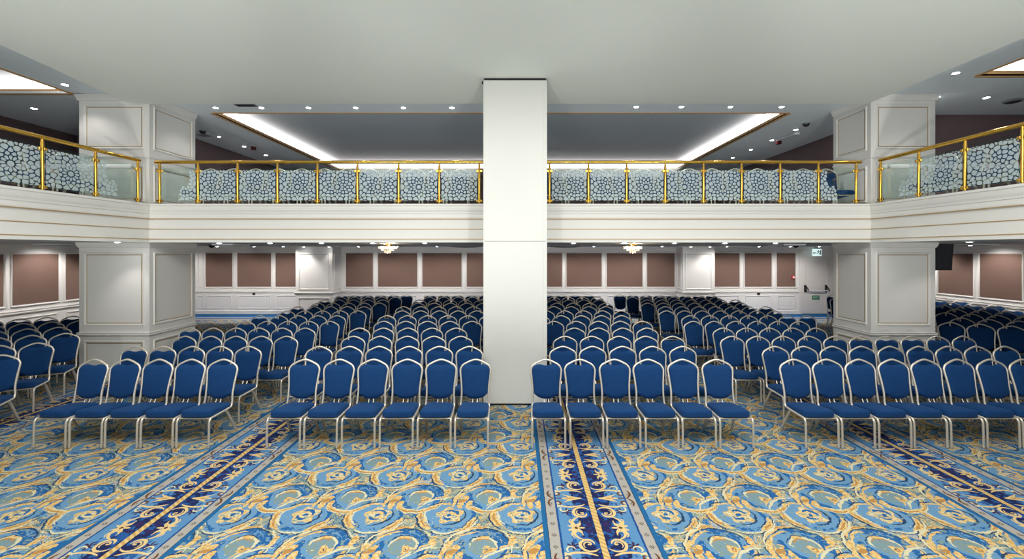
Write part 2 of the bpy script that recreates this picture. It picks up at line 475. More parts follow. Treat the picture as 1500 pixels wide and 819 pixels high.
# balcony ceilings with coffers
def coffered(name, x0, x1, y0, y1, hx0, hx1, hy0, hy1, rec=.25):
    b = MB(); z, t = ZC, ZC + .5
    for (a0, b0, a1, b1) in ((x0, y0, x1, hy0), (x0, hy1, x1, y1), (x0, hy0, hx0, hy1), (hx1, hy0, x1, hy1)):
        if a1 - a0 > .01 and b1 - b0 > .01: b.box(a0, b0, z, a1, b1, z + .03)
    o = struct(b.build(name, M['upceil']))
    c = MB().box(hx0 - .05, hy0 - .05, z + rec, hx1 + .05, hy1 + .05, z + rec + .04)
    c.build('coffer_panel', M['stretch'], o)
    l = MB(); e = MB(); g = .05
    for (a0, b0, a1, b1, nx, ny) in ((hx0, hy0, hx0, hy1, 1, 0), (hx1, hy0, hx1, hy1, -1, 0), (hx0, hy0, hx1, hy0, 0, 1), (hx0, hy1, hx1, hy1, 0, -1)):
        xx0, xx1 = min(a0, a0 - nx * .05), max(a1, a1 - nx * .05); yy0, yy1 = min(b0, b0 - ny * .05), max(b1, b1 - ny * .05)
        if nx: yy0, yy1 = hy0, hy1
        l.box(xx0, yy0, z - .012, xx1, yy1, z + .085)
        e.box(min(a0, a0 - nx * .03), min(b0, b0 - ny * .03) if ny else hy0, z + .09, max(a1, a1 - nx * .03), max(b1, b1 - ny * .03) if ny else hy1, z + rec - .01)
    l.build('coffer_lip', M['ochre'], o)
    e.build('lit_cove_strip', M['led'], o)  # cove light and the side faces it brightens, drawn as one glowing strip
    return o
cl = CE(312, 166); cr_ = CE(1155, 166); cf = CE(500, 250)
coffered('ceiling_balcony_back', -8.3, 7.75, YF - .05, YB, cl[0], cr_[0], cl[1], cf[1])
kl = CE(104, 137); kr = CE(1432, 111)
coffered('ceiling_balcony_left', XL, -7.85, YN, YF - .055, -11.6, kl[0], 2.0, kl[1])
def strip_ceiling(name, rects):
    b = MB()
    for r in rects: b.box(r[0], r[1], ZC, r[2], r[3], ZC + .03)
    return struct(b.build(name, M['upceil']))
coffered('ceiling_balcony_right', 6.25, XR, YN, YF - .06, kr[0], 12.2, 1.5, kr[1])
strip_ceiling('ceiling_balcony_corner', [(7.76, YF - .055, XR, 9.3), (XL, YF - .055, -8.31, 10.9), (-7.84, YN, -6.2, YF - .06)])

# balcony slab with fascia
b = MB()
b.box(XL, YF + .02, SLAB_LO, XR, YB, FLOOR_UP)
b.box(XL, YN, SLAB_LO, -6.72, YF + .02, FLOOR_UP)
b.box(6.45, YN, SLAB_LO, XR, YF + .02, FLOOR_UP)
bal = struct(b.build('balcony', M['soffit']))
FP = [(-6.70, YN), (-6.70, YF), (6.43, YF), (6.43, YN)]     # travel: hall lies to the right -> n negative
prof = [(.12, 3.222), (-.10, 3.222), (-.105, 3.21), (-.105, 3.187), (-.085, 3.178), (-.08, 3.15), (-.068, 3.11), (-.05, 3.075), (-.045, 3.05), (-.03, 3.04),
        (-.028, 2.985), (-.022, 2.962), (0, 2.955), (0, 2.77), (-.012, 2.765), (-.012, 2.60), (-.03, 2.592), (-.03, 2.575), (-.045, 2.57), (-.045, 2.528), (.12, 2.528)]
MB().sweep(FP, prof).build('fascia', M['white'], bal)
for z, n in ((2.955, -.03), (2.768, -.018), (2.588, -.036)):
    MB().sweep(FP, [(.01, z + .007), (n, z + .007), (n, z - .007), (.01, z - .007)]).build('gilt_line', M['gilt'], bal)

# ------------------------------------------------------------------ pillars
def plane_panel(mb, gb, o, u, v, nrm, u0, u1, v0, v1, w=.05, d=.02):
    mb.ring(o, u, v, nrm, u0, u1, v0, v1, w, d)
    gb.ring(o, u, v, nrm, u0 + w, u1 - w, v0 + w, v1 - w, .012, .007)
def pillar(name, x0, x1, y0, y1, label, inner):
    """square panelled pillar through both storeys; inner = the side facing the hall (+1 right face, -1 left face)"""
    b = MB().box(x0, y0, 0, x1, y1, ZC)
    o = struct(b.build(name, M['white']))
    mo, gi = MB(), MB()
    faces = [((x0, y0, 0), (1, 0, 0), (0, -1, 0), x1 - x0)]
    if inner > 0: faces.append(((x1, y0, 0), (0, 1, 0), (1, 0, 0), y1 - y0))
    else: faces.append(((x0, y0, 0), (0, 1, 0), (-1, 0, 0), y1 - y0))
    faces.append(((x1, y0, 0), (0, 1, 0), (1, 0, 0), y1 - y0) if inner < 0 else ((x0, y0, 0), (0, 1, 0), (-1, 0, 0), y1 - y0))
    for (oo, u, nn, L) in faces:
        for (v0, v1) in ((.20, .735), (1.0, 2.355), (3.27, 3.95), (4.235, 5.06)):
            plane_panel(mo, gi, oo, u, (0, 0, 1), nn, .085, L - .085, v0, v1)
    mo.build('panel_moulding', M['white'], o); gi.build('gilt_bead', M['gilt'], o)
    P = [(x0, y1), (x0, y0), (x1, y0), (x1, y1)]
    for nm, prof in (('dado_rail', [(.0, .815), (-.018, .82), (-.03, .84), (-.022, .86), (-.03, .87), (-.03, .88), (0, .885)]),
                     ('dado_rail', [(.0, 4.075), (-.015, 4.08), (-.022, 4.095), (-.022, 4.11), (0, 4.115)]),
                     ('baseboard', [(0, 0), (-.03, 0), (-.03, .12), (-.015, .145), (0, .15)]),
                     ('cornice', [(0, 2.43), (-.015, 2.44), (-.03, 2.48), (-.04, 2.528), (0, 2.528)]),
                     ('cornice', [(0, 5.12), (-.02, 5.13), (-.03, 5.17), (-.05, 5.2), (-.05, 5.229), (0, 5.229)])):
        MB().sweep(P, [(-n if False else n, z) for n, z in prof]).build(nm, M['white'], o)
    return o
PLX0, PLX1, PLY0, PLY1 = PX(116, 8.0), -6.74, 8.0, 9.14
PRX0, PRX1, PRY0, PRY1 = 6.47, PX(1370, 8.0), 8.0, 8.95
# sweep uses left-of-travel normals: going back->front on the left side puts outside on the right, so offsets are negative outside
pillar('pillar_left', PLX0, PLX1, PLY0, PLY1, '', 1)
pillar('pillar_right', PRX0, PRX1, PRY0, PRY1, '', -1)

# central white clad column
CX0, CX1, CY0 = PX(708.5, 6.71), PX(800.5, 6.71), 6.71
b = MB().box(CX0, CY0, .03, CX1, YF + .35, 2.522).box(CX0, CY0, 2.527, CX1, YF + .35, ZH - .035)
col = struct(b.build('column_center', M['column']))
MB().box(CX0 + .01, CY0 + .012, .0, CX1 - .01, YF + .3, .03).box(CX0 + .012, CY0 + .012, 2.52, CX1 - .012, YF + .3, 2.53)\
    .box(CX0 + .008, CY0 + .004, ZH - .035, CX1 - .005, YF - .1, ZH - .001).build('shadow_gap', M['blackgap'], col)
for xx, w in ((CX0 - .004, .012), (CX1 - .05, .004), (CX1 - .006, .012)):
    MB().box(xx, CY0 - .006, .03, xx + w, CY0 + .02, ZH - .04).build('edge_strip', M['column'], col)
MB().box(CX0 - .03, CY0 + .02, ZH - .075, CX0, CY0 + .05, ZH - .04).build('cable_clip', M['blackgap'], col)

# ------------------------------------------------------------------ panelled walls
K = YB / F
def bay_wall(name, o, u, nrm, length, bays, z1, extra=None, doorgap=None):
    """o: origin on the wall face, u: along, nrm: into the room"""
    O, U, Nn = Vector(o), Vector(u), Vector(nrm); Z = Vector((0, 0, 1))
    def slab(mb, a0, a1, zz0, zz1, d0, d1, mi=0):
        pts = [O + U * a + Nn * d + Z * z for z in (zz0, zz1) for (a, d) in ((a0, d0), (a1, d0), (a1, d1), (a0, d1))]
        mb.add(pts, [(3, 2, 1, 0), (4, 5, 6, 7), (0, 1, 5, 4), (1, 2, 6, 5), (2, 3, 7, 6), (3, 0, 4, 7)], mi)
    w = MB()
    segs = [(0, length)] if not doorgap else [(0, doorgap[0]), (doorgap[1], length)]
    for s0, s1 in segs: slab(w, s0, s1, 0, z1, -.12, 0)
    if doorgap: slab(w, doorgap[0], doorgap[1], doorgap[2], z1, -.12, 0)
    wo = struct(w.build(name, M['wall']))
    mo = MB()
    for (a0, a1, kind) in bays:
        if kind == 'fabric':
            f = MB(); slab(f, a0, a1, 1.03, 2.29, 0, .012)
            f.build('fabric_panel', M['brown'], wo)
            mo.ring(O, U, Z, Nn, a0 - .055, a1 + .055, .975, 2.345, .055, .032)
        else:
            mo.ring(O, U, Z, Nn, a0, a1, 1.0, 2.32, .045, .02)
        mo.ring(O, U, Z, Nn, a0 + .02, a1 - .02, .19, .70, .045, .022)
    mo.build('panel_moulding', M['wall'], wo)
    for nm, prof in (('dado_rail', ((.80, .014), (.82, .035), (.855, .028), (.87, .04), (.885, .04), (.89, 0))), ('baseboard', ((.0, .025), (.12, .025), (.145, .012), (.15, 0)))):
        d = MB()
        for s0, s1 in segs:
            vs = [O + U * a + Nn * n + Z * z for a in (s0, s1) for (z, n) in ((prof[0][0], 0),) + prof]
            k = len(prof) + 1
            d.add(vs, [(i, i + 1, k + i + 1, k + i) for i in range(k - 1)])
        d.build(nm, M['wall'], wo)
    return wo, O, U, Nn
X = lambda px: PX(px, YB)
xs = lambda px: X(px) - XL
bk = []
for a, b_ in ((-182 + 90, -140 + 90), (20, 60), (68, 108), (116, 156), (164, 204), (212, 250), (302, 340), (348, 397), (404, 444), (507, 546), (554, 611), (619, 676), (684, 741), (767, 823), (830, 881), (889, 941), (948, 988), (1047, 1083), (1091, 1130), (1138, 1165)):
    if xs(a) > .3: bk.append((xs(a), xs(b_), 'fabric'))
bk.append((xs(289), xs(298), 'plain'))
DX0, DX1, DZ = X(1173.5), X(1212), 2.0
wb, *_ = bay_wall('wall_back', (XL, YB, 0), (1, 0, 0), (0, -1, 0), XR - XL, bk, SLAB_LO, doorgap=(DX0 - XL, DX1 - XL, DZ))
left_bays = [(y - YN, y + 1.07 - YN, 'fabric') for y in [10.77 + 1.27 * k for k in range(-5, 4)]]
bay_wall('wall_left', (XL, YN, 0), (0, 1, 0), (1, 0, 0), YB - YN, left_bays, SLAB_LO)
right_bays = [(y - YN, y + 1.06 - YN, 'fabric') for y in [11.78 + 1.265 * k for k in range(-5, 4)]]
bay_wall('wall_right', (XR, YN, 0), (0, 1, 0), (-1, 0, 0), YB - YN, right_bays, SLAB_LO)

# engaged piers on the back wall
def pier(name, x0, x1, y0):
    o = struct(MB().box(x0, y0, 0, x1, YB, SLAB_LO).build(name, M['wall']))
    mo, gi = MB(), MB()
    for (oo, u, nn, L) in (((x0, y0, 0), (1, 0, 0), (0, -1, 0), x1 - x0), ((x1, y0, 0), (0, 1, 0), (1, 0, 0), YB - y0), ((x0, y0, 0), (0, 1, 0), (-1, 0, 0), YB - y0)):
        for v0, v1 in ((.19, .70), (.98, 2.30)):
            mo.ring(oo, u, (0, 0, 1), nn, .10, L - .10, v0, v1, .05, .025)
    mo.build('panel_moulding', M['wall'], o)
    P = [(x0, YB), (x0, y0), (x1, y0), (x1, YB)]
    MB().sweep(P, [(0, .80), (-.02, .82), (-.035, .85), (-.045, .87), (-.045, .885), (0, .89)]).build('dado_rail', M['wall'], o)
    MB().sweep(P, [(0, 0), (-.025, 0), (-.025, .13), (0, .15)]).build('baseboard', M['wall'], o)
    return o
pier('pillar_back_left', PX(433, 15.7), PX(487, 15.7), 15.7)
pier('pillar_back_right', PX(1000, 15.85), PX(1047, 15.85), 15.85)

# upper storey walls
UW = [('wall_upper_back', (-8.3, YB, FLOOR_UP, 7.9, YB + .12, ZC)), ('wall_upper_left', (-8.3, 9.2, FLOOR_UP, -8.17, YB, ZC)),
      ('wall_upper_right', (7.72, 9.0, FLOOR_UP, 7.85, YB, ZC)), ('wall_upper_side_right', (7.66, 9.15, FLOOR_UP, XR, 9.27, ZC)),
      ('wall_upper_side_left', (-11.0, 7.3, FLOOR_UP, -10.9, 10.9, ZC)), ('wall_upper_corner_left', (-10.9, 10.8, FLOOR_UP, -8.3, 10.9, ZC)),
      ('wall_upper_end_left', (XL - .1, YN, FLOOR_UP, XL, 10.9, ZC)), ('wall_upper_end_right', (XR, YN, FLOOR_UP, XR + .1, 9.3, ZC))]
for nm, r in UW: struct(MB().box(*r).build(nm, M['mauve']))

# ------------------------------------------------------------------ emergency door on the back wall
d = MB().box(DX0 + .03, YB + .01, .01, DX1 - .03, YB + .06, DZ - .03)
dr = struct(d.build('door_1', M['door']))
fr = MB()
for (a0, a1, z0, z1) in ((DX0 - .09, DX0 + .03, 0, DZ + .09), (DX1 - .03, DX1 + .09, 0, DZ + .09), (DX0 + .03, DX1 - .03, DZ - .03, DZ + .09)):
    fr.box(a0, YB - .035, z0, a1, YB + .05, z1)
fr.ring((0, YB, 0), (1, 0, 0), (0, 0, 1), (0, -1, 0), DX0 - .05, DX1 + .05, DZ + .13, 2.44, .035, .02)
fr.build('door_frame', M['door'], dr)
MB().ring((0, YB + .01, 0), (1, 0, 0), (0, 0, 1), (0, -1, 0), DX0 + .16, DX1 - .16, 1.05, DZ - .14, .03, .008).build('panel_moulding', M['door'], dr)
zb = PZ(424, YB)
bar = MB().tube([(DX0 + .2, YB - .08, zb - .04), (DX1 - .06, YB - .08, zb - .04)], .022, 10)
bar.build('panic_bar', M['unit'], dr, smooth=True)
for xx in (DX0 + .15, DX1 - .06):
    h = MB().box(xx - .035, YB - .05, zb - .10, xx + .03, YB + .01, zb + .17, bev=.012)
    h.tube([(xx, YB - .05, zb + .13), (xx + .05, YB - .09, zb + .02), (xx + .09, YB - .08, zb - .05)], .02, 8)
    h.build('panic_latch', M['black'], dr)
sg = MB().box(DX0 + .42, YB + .002, PZ(439, YB), DX0 + .70, YB + .012, PZ(433, YB)).build('push_sign', M['green'], dr)
def text(body, size, loc, rot, m_, parent, name='lettering', ext=.002):
    cu = bpy.data.curves.new(name, 'FONT'); cu.body = body; cu.size = size; cu.align_x = 'CENTER'; cu.align_y = 'CENTER'; cu.extrude = ext
    cu.materials.append(m_)
    o = bpy.data.objects.new(name, cu); COL.objects.link(o); o.location = loc; o.rotation_euler = rot; o.parent = parent
    return o
text('EXIT', .10, (DX0 + .56, YB + .0, PZ(436, YB)), (PI / 2, 0, 0), M['unit'], sg)

# ================================================================== CHAIRS
def spline(pts, n=4):
    """Catmull-Rom through pts"""
    P = [Vector(p) for p in pts]; out = []
    for i in range(len(P) - 1):
        p0, p1, p2, p3 = P[max(i - 1, 0)], P[i], P[i + 1], P[min(i + 2, len(P) - 1)]
        for k in range(n):
            t = k / n
            out.append(.5 * ((2 * p1) + (-p0 + p2) * t + (2 * p0 - 5 * p1 + 4 * p2 - p3) * t * t + (-p0 + 3 * p1 - 3 * p2 + p3) * t ** 3))
    out.append(P[-1]); return out
TR = .0130
def back_y(z): return .165 + (z - .36) * .21          # recline of the back
SIDE = [(.183, .125, .350), (.184, .158, .362), (.182, back_y(.41) + .004, .41), (.176, back_y(.50), .50), (.179, back_y(.60), .60), (.189, back_y(.70), .70), (.197, back_y(.77), .77),
        (.196, back_y(.82), .815), (.170, back_y(.86), .860), (.119, back_y(.89), .891), (.058, back_y(.92), .918), (0, back_y(.93), .930)]
def half_w(z):
    if z >= .815: return .197
    for (a, b_) in zip(SIDE[2:8], SIDE[3:9]):
        if a[2] <= z <= b_[2]: return a[0] + (b_[0] - a[0]) * (z - a[2]) / (b_[2] - a[2])
    return .181
def arch_z(x):
    x = abs(x)
    for (a, b_) in zip(SIDE[7:], SIDE[8:]):
        if b_[0] <= x <= a[0]: return a[2] + (b_[2] - a[2]) * (a[0] - x) / max(1e-6, a[0] - b_[0])
    return .815
def chair_parts(lo=False):
    n, seg = (6, 2) if lo else (10, 4)
    parts = {}
    # back frame: one bent tube, rail to rail
    L = [(-x, y, z) for x, y, z in SIDE]; R = [(x, y, z) for x, y, z in SIDE[::-1]]
    path = spline(L + R[1:], seg)
    parts['back_frame'] = [MB().tube(path, TR, n, r2=TR * .95)]
    # seat frame: two side rails and the front rail
    f = MB()
    for s in (-1, 1):
        f.tube(spline([(s * .197, -.225, .352), (s * .195, -.10, .352), (s * .189, .03, .350), (s * .183, .14, .352)], seg), TR, n)
    f.tube([(-.19, -.222, .343), (.19, -.222, .343)], .010, n)
    f.tube([(-.18, .12, .345), (.18, .12, .345)], .009, n)
    f.tube([(-.03, .12, .345), (-.03, back_y(.42), .42), (-.03, back_y(.5), .47)], .007, n)
    f.tube([(.03, .12, .345), (.03, back_y(.42), .42), (.03, back_y(.5), .47)], .007, n)
    parts['seat_frame'] = [f]
    legs = []
    for s in (-1, 1):
        legs.append(MB().tube(spline([(s * .197, -.212, .352), (s * .197, -.243, .347), (s * .197, -.262, .322), (s * .197, -.268, .28), (s * .197, -.272, .14), (s * .197, -.275, .0)], seg), TR, n))
    for s in (-1, 1):
        legs.append(MB().tube([(s * .165, .06, .348), (s * .170, .10, .30), (s * .178, .17, .17), (s * .186, .262, .0)], [.015, .014, .012, .011], n, r2=.019))
    parts['leg'] = legs
    # seat cushion
    sc = MB(); nu, nr = (10, 4) if lo else (20, 7)
    def outline(t, inset):
        a = 2 * PI * t; e = .28
        cx, sy = math.cos(a), math.sin(a)
        u = math.copysign(abs(cx) ** e, cx); v = math.copysign(abs(sy) ** e, sy)
        w = .192 - .010 * (v + 1) / 2
        return u * (w - inset), -.02 + v * (.232 - inset)
    def top(x, y):
        base = .438 - .048 * (y + .25) / .46
        return base
    N = 4 * nu // 2; rings = []
    lay = [(.014, -.078, 1), (.0, -.066, 0), (.0, -.024, 0), (.006, -.006, 0), (.020, .004, 0), (.05, .012, 0), (.10, .018, 0)]
    for (ins, dz, _) in lay:
        rg = []
        for k in range(N):
            x_, y_ = outline(k / N, ins)
            rg.append((x_, y_, top(x_, y_) + dz))
        rings.append(rg)
    vs = [p for r in rings for p in r]; fs = []
    for i in range(len(rings) - 1):
        for k in range(N): fs.append((i * N + k, i * N + (k + 1) % N, (i + 1) * N + (k + 1) % N, (i + 1) * N + k))
    vs.append((0, -.02, top(0, -.02) + .021)); c_ = len(vs) - 1
    for k in range(N): fs.append(((len(rings) - 1) * N + k, (len(rings) - 1) * N + (k + 1) % N, c_))
    fs.append(tuple(range(N))[::-1])
    sc.add(vs, fs); parts['seat'] = [sc]
    # backrest cushion
    bc = MB(); cu, cv = (10, 8) if lo else (18, 16)
    def edge(s):
        a = abs(s)
        zt = arch_z(s * .186) - .017 - .056 * math.exp(-(a / .42) ** 2)
        zb_ = .447 + .072 * a ** 2.6
        return zb_, zt
    front, back = [], []
    for j in range(cv + 1):
        t = j / cv
        for i in range(cu + 1):
            s = -1 + 2 * i / cu
            s2 = math.copysign(1 - (1 - abs(s)) ** 1.25, s)
            z0_, z1_ = edge(s2); z_ = z0_ + (z1_ - z0_) * t
            x_ = s2 * (half_w(z_) - .010)
            k = 1 - max(abs(s2) ** 5, abs(2 * t - 1) ** 6)
            yb = back_y(z_)
            front.append((x_, yb - .003 - .026 * math.sqrt(max(0, k)) - .006 * k, z_))
            back.append((x_, yb + .003 + .016 * math.sqrt(max(0, k)), z_))
    w_ = cu + 1; nb_ = len(front); fs = []
    for j in range(cv):
        for i in range(cu):
            a = j * w_ + i
            fs.append((a, a + 1, a + 1 + w_, a + w_)); fs.append((nb_ + a, nb_ + a + w_, nb_ + a + 1 + w_, nb_ + a + 1))
    for i in range(cu):
        fs.append((i, nb_ + i, nb_ + i + 1, i + 1)); a = cv * w_ + i; fs.append((a, a + 1, nb_ + a + 1, nb_ + a))
    for j in range(cv):
        a = j * w_; fs.append((a, a + w_, nb_ + a + w_, nb_ + a)); a += cu; fs.append((a, nb_ + a, nb_ + a + w_, a + w_))
    bc.add(front + back, fs); parts['backrest'] = [bc]
    return parts
PM = {'seat': 'fabric', 'backrest': 'fabric', 'back_frame': 'champagne', 'seat_frame': 'champagne', 'leg': 'leg'}
def make_chair(loc, rz, label, glides):
    t = thing('banquet_chair', loc, label, 'chair', rz=0)
    for nm in ('seat', 'backrest', 'back_frame', 'seat_frame', 'leg'):
        for mb in CP[nm]:
            o = mb.build(nm, M[PM[nm]], t, smooth=True, off=(0, 0, 0)); o.location = (0, 0, 0)
            if nm == 'leg' and glides:
                p = min(mb.v, key=lambda q: q[2]); xs_ = [q for q in mb.v if q[2] < .02]
                cx_, cy_ = sum(q[0] for q in xs_) / len(xs_), sum(q[1] for q in xs_) / len(xs_)
                g = MB().lathe([(.0135, 0), (.0145, .004), (.0145, .016), (.012, .018)], (cx_, cy_, 0), 10).build('foot_cap', M['metal'], None, smooth=True)
                g.parent = o
    t.rotation_euler = (0, 0, rz)
    return t
CP = chair_parts()

def row_d(i): return 5.80 + .79 * i
TOPY = back_y(.93)
SPOTS = []      # (x, y, rz, block, row, col order)
def add_row(block, row, x_first, n, pitch, y, order=1):
    for k in range(n): SPOTS.append([x_first + pitch * k, y, 0., block, row, k])
A_R = {0: 350, 1: 384.7, 2: 437.8, 3: 463, 4: 497.6, 5: 507, 6: 537}
B_L = {0: 425.6, 1: 449, 2: 501, 3: 511, 4: 548, 5: 554, 7: 580, 8: 602, 9: 605, 10: 620}
C_R = {0: 1071, 1: 1019, 2: 1002, 3: 963, 4: 955, 5: 924, 6: 922, 7: 899, 8: 898, 10: 884, 11: 871}
D_L = {0: 1140, 1: 1115, 2: 1054, 3: 1043, 4: 1001, 5: 997.5, 6: 964, 8: 938, 10: 917, 11: 899}
D_N = {0: 9, 1: 9, 2: 10, 3: 5, 4: 6, 5: 7, 6: 7, 7: 7, 8: 7, 9: 7, 10: 7, 11: 8}
for i in range(12):
    d = row_d(i); y = d - TOPY
    odd = i % 2
    xr = PX(A_R[i], d) if i in A_R else (-3.62 if not odd else -3.78)
    if i == 11: xr = -3.47
    n = 6 if i in (3, 11) else 5
    add_row('A', i, xr - .2 - .428 * (n - 1), n, .428, y)
    xl = PX(B_L[i], d) if i in B_L else (-2.98 if not odd else -3.08)
    add_row('B', i, xl + .2, 6, .452, y)
    xr = PX(C_R[i], d) if i in C_R else (2.75 if not odd else 2.62)
    nC = 5 if i in (1, 2) else 6; add_row('C', i, xr - .2 - .452 * (nC - 1), nC, .452, y)
    xl = PX(D_L[i], d) if i in D_L else (3.40 if not odd else 3.63)
    add_row('D', i, xl + .2, D_N[i], .434, y)
# angled side blocks
def angled(block, ox, oy, ux, uy, vx, vy, rows, cols, rz):
    for j in range(rows):
        for i in range(cols[0], cols[1]):
            SPOTS.append([ox + vx * j + ux * i, oy + vy * j + uy * i, rz, block, j, i])
aF = math.radians(25)
angled('F', PX(35, 6.14) - .20 + TOPY * math.sin(aF), 6.12 - TOPY * math.cos(aF) - .08, -.385, -.185, -.385, .80, 6, (0, 8), aF)
aE = math.radians(-29)
angled('E', 8.98, 8.36, .374, -.212, .45, .80, 7, (-6, 10), aE)
def inside_rect(x, y, r, m): return r[0] - m < x < r[1] + m and r[2] - m < y < r[3] + m
PIL = ((PLX0, PLX1, PLY0, PLY1), (PRX0, PRX1, PRY0, PRY1), (CX0, CX1, CY0, YF + .3))
def hidden(x, y, zt=.93, up=False):
    d = y + .25; xs_ = [VX + F * (x + s * .2) / d for s in (-1, 1)]
    lo_, hi = min(xs_), max(xs_)
    if hi < -2 or lo_ > 1502: return True
    if d > 6.9 and lo_ > 706.5 and hi < 802: return True
    if d > 8.2 and lo_ > 115 and hi < 291: return True
    if d > 8.2 and lo_ > 1221 and hi < 1371: return True
    return False
keep = []
for s in SPOTS:
    x, y = s[0], s[1]
    if hidden(x, y) or any(inside_rect(x, y, r, .30) for r in PIL): continue
    if x < XL + .5 or x > XR - .5 or y > YB - .6: continue
    if s[3] == 'E':
        d = y + .2; px = VX + F * x / d
        if px < 1371 and not (1205 < px < 1226 and 12.6 < d < 14.4): continue
        if any(t[3] == 'D' and (t[0] - x) ** 2 + (t[1] - y) ** 2 < .52 ** 2 for t in SPOTS): continue
        if y < 7.7: continue
    if s[3] == 'F' and y < 3: continue
    keep.append(s)
# balcony chairs (top edge of the back seen just over the clear glass)
UP = []
k = 0
x = -6.13
while x < -.75: UP.append([x, 8.44, 0., 'UL', 0, k]); x += .455; k += 1
x = .70; k = 0
while x < 6.2: UP.append([x, 8.44, 0., 'UR', 0, k]); x += .455; k += 1
for k in range(6): UP.append([-7.33, 7.35 - .455 * k, PI / 2, 'UA', 0, k])
for k in range(5): UP.append([7.05, 7.45 - .455 * k, -PI / 2, 'UB', 0, k])
UP = [u for u in UP if not hidden(u[0], u[1])]
for u in UP: u.append(FLOOR_UP)
for s in keep: s.append(0.)
for i_, a_ in enumerate(keep):
    for b_ in keep[i_ + 1:]:
        if math.hypot(a_[0] - b_[0], a_[1] - b_[1]) < .41: print('CLOSE', a_, b_)
allc = keep + UP
allc.sort(key=lambda s: s[1] * (1 if s[6] == 0 else .7))
ind, rest = allc[:300], allc[300:]
print('CHAIRS', len(keep), len(UP), 'rest', len(rest))
# labels: count the chairs of each row from its left end
rows = {}
for s in ind: rows.setdefault((s[3], s[4]), []).append(s)
BN = {'A': 'block before the left panelled pillar', 'B': 'block left of the white column', 'C': 'block right of the white column', 'D': 'block before the right panelled pillar',
      'F': 'angled block by the left wall', 'E': 'angled block by the right wall'}
GN = {'A': 'chairs before the left pillar', 'B': 'chairs left of the white column', 'C': 'chairs right of the white column', 'D': 'chairs before the right pillar',
      'F': 'angled chairs by the left wall', 'E': 'angled chairs by the right wall', 'UL': 'balcony chairs left of the column', 'UR': 'balcony chairs right of the column', 'UA': 'side balcony chairs on the left', 'UB': 'side balcony chairs on the right'}
UPN = {'UL': 'behind back glass railing left of the column', 'UR': 'behind back glass railing right of the column', 'UA': 'behind the left side balcony glass', 'UB': 'behind the right side balcony glass'}
rowids = {}
for (bk_, r) in rows: rowids.setdefault(bk_, []).append(r)
for (bk_, r), L in rows.items():
    rr = sorted(rowids[bk_]).index(r)
    L.sort(key=lambda s: s[0] / s[1])
    for k, s in enumerate(L):
        if bk_ in UPN: s.append('balcony chair, %s from the left, %s' % (ORD[k], UPN[bk_]))
        else: s.append('blue chair, %s from left in %s row, %s' % (ORD[k], ORD[rr] if rr else 'front', BN[bk_]))
proto_near = proto_far = None
for i, s in enumerate(ind):
    x, y, rz, bk_, r, c_, z = s[:7]
    near = (z == 0 and y < 7.2)
    jr = rz + random.uniform(-.018, .018); sx = .985 if bk_ in 'AD' else 1.
    if near:
        if proto_near is None: proto_near = make_chair((x, y, z), jr, s[7], True); proto_near['group'] = GN[bk_]; proto_near.scale = (sx, 1, 1); kids_of(proto_near)
        else: dup(proto_near, (x, y, z), jr, s[7], GN[bk_], sx)
    else:
        if proto_far is None:
            proto_far = make_chair((x, y, z), jr, s[7], False); proto_far['group'] = GN[bk_]; proto_far.scale = (sx, 1, 1); kids_of(proto_far)
        else: dup(proto_far, (x, y, z), jr, s[7], GN[bk_], sx)
if rest:
    LP = chair_parts(True); b = MB()
    MI = {'seat': 0, 'backrest': 0, 'back_frame': 1, 'seat_frame': 1, 'leg': 1}
    for s in rest:
        ca, sa = math.cos(s[2]), math.sin(s[2])
        for nm, L in LP.items():
            for mb in L:
                b.add([(s[0] + p[0] * ca - p[1] * sa, s[1] + p[0] * sa + p[1] * ca, s[6] + p[2]) for p in mb.v], mb.f, MI[nm])
    o = b.build('rows_of_chairs', [M['fabric'], M['champagne']], None, smooth=True)
    o['kind'] = 'stuff'; tag(o, 'farthest rows of blue banquet chairs in front of the back wall', 'chairs')

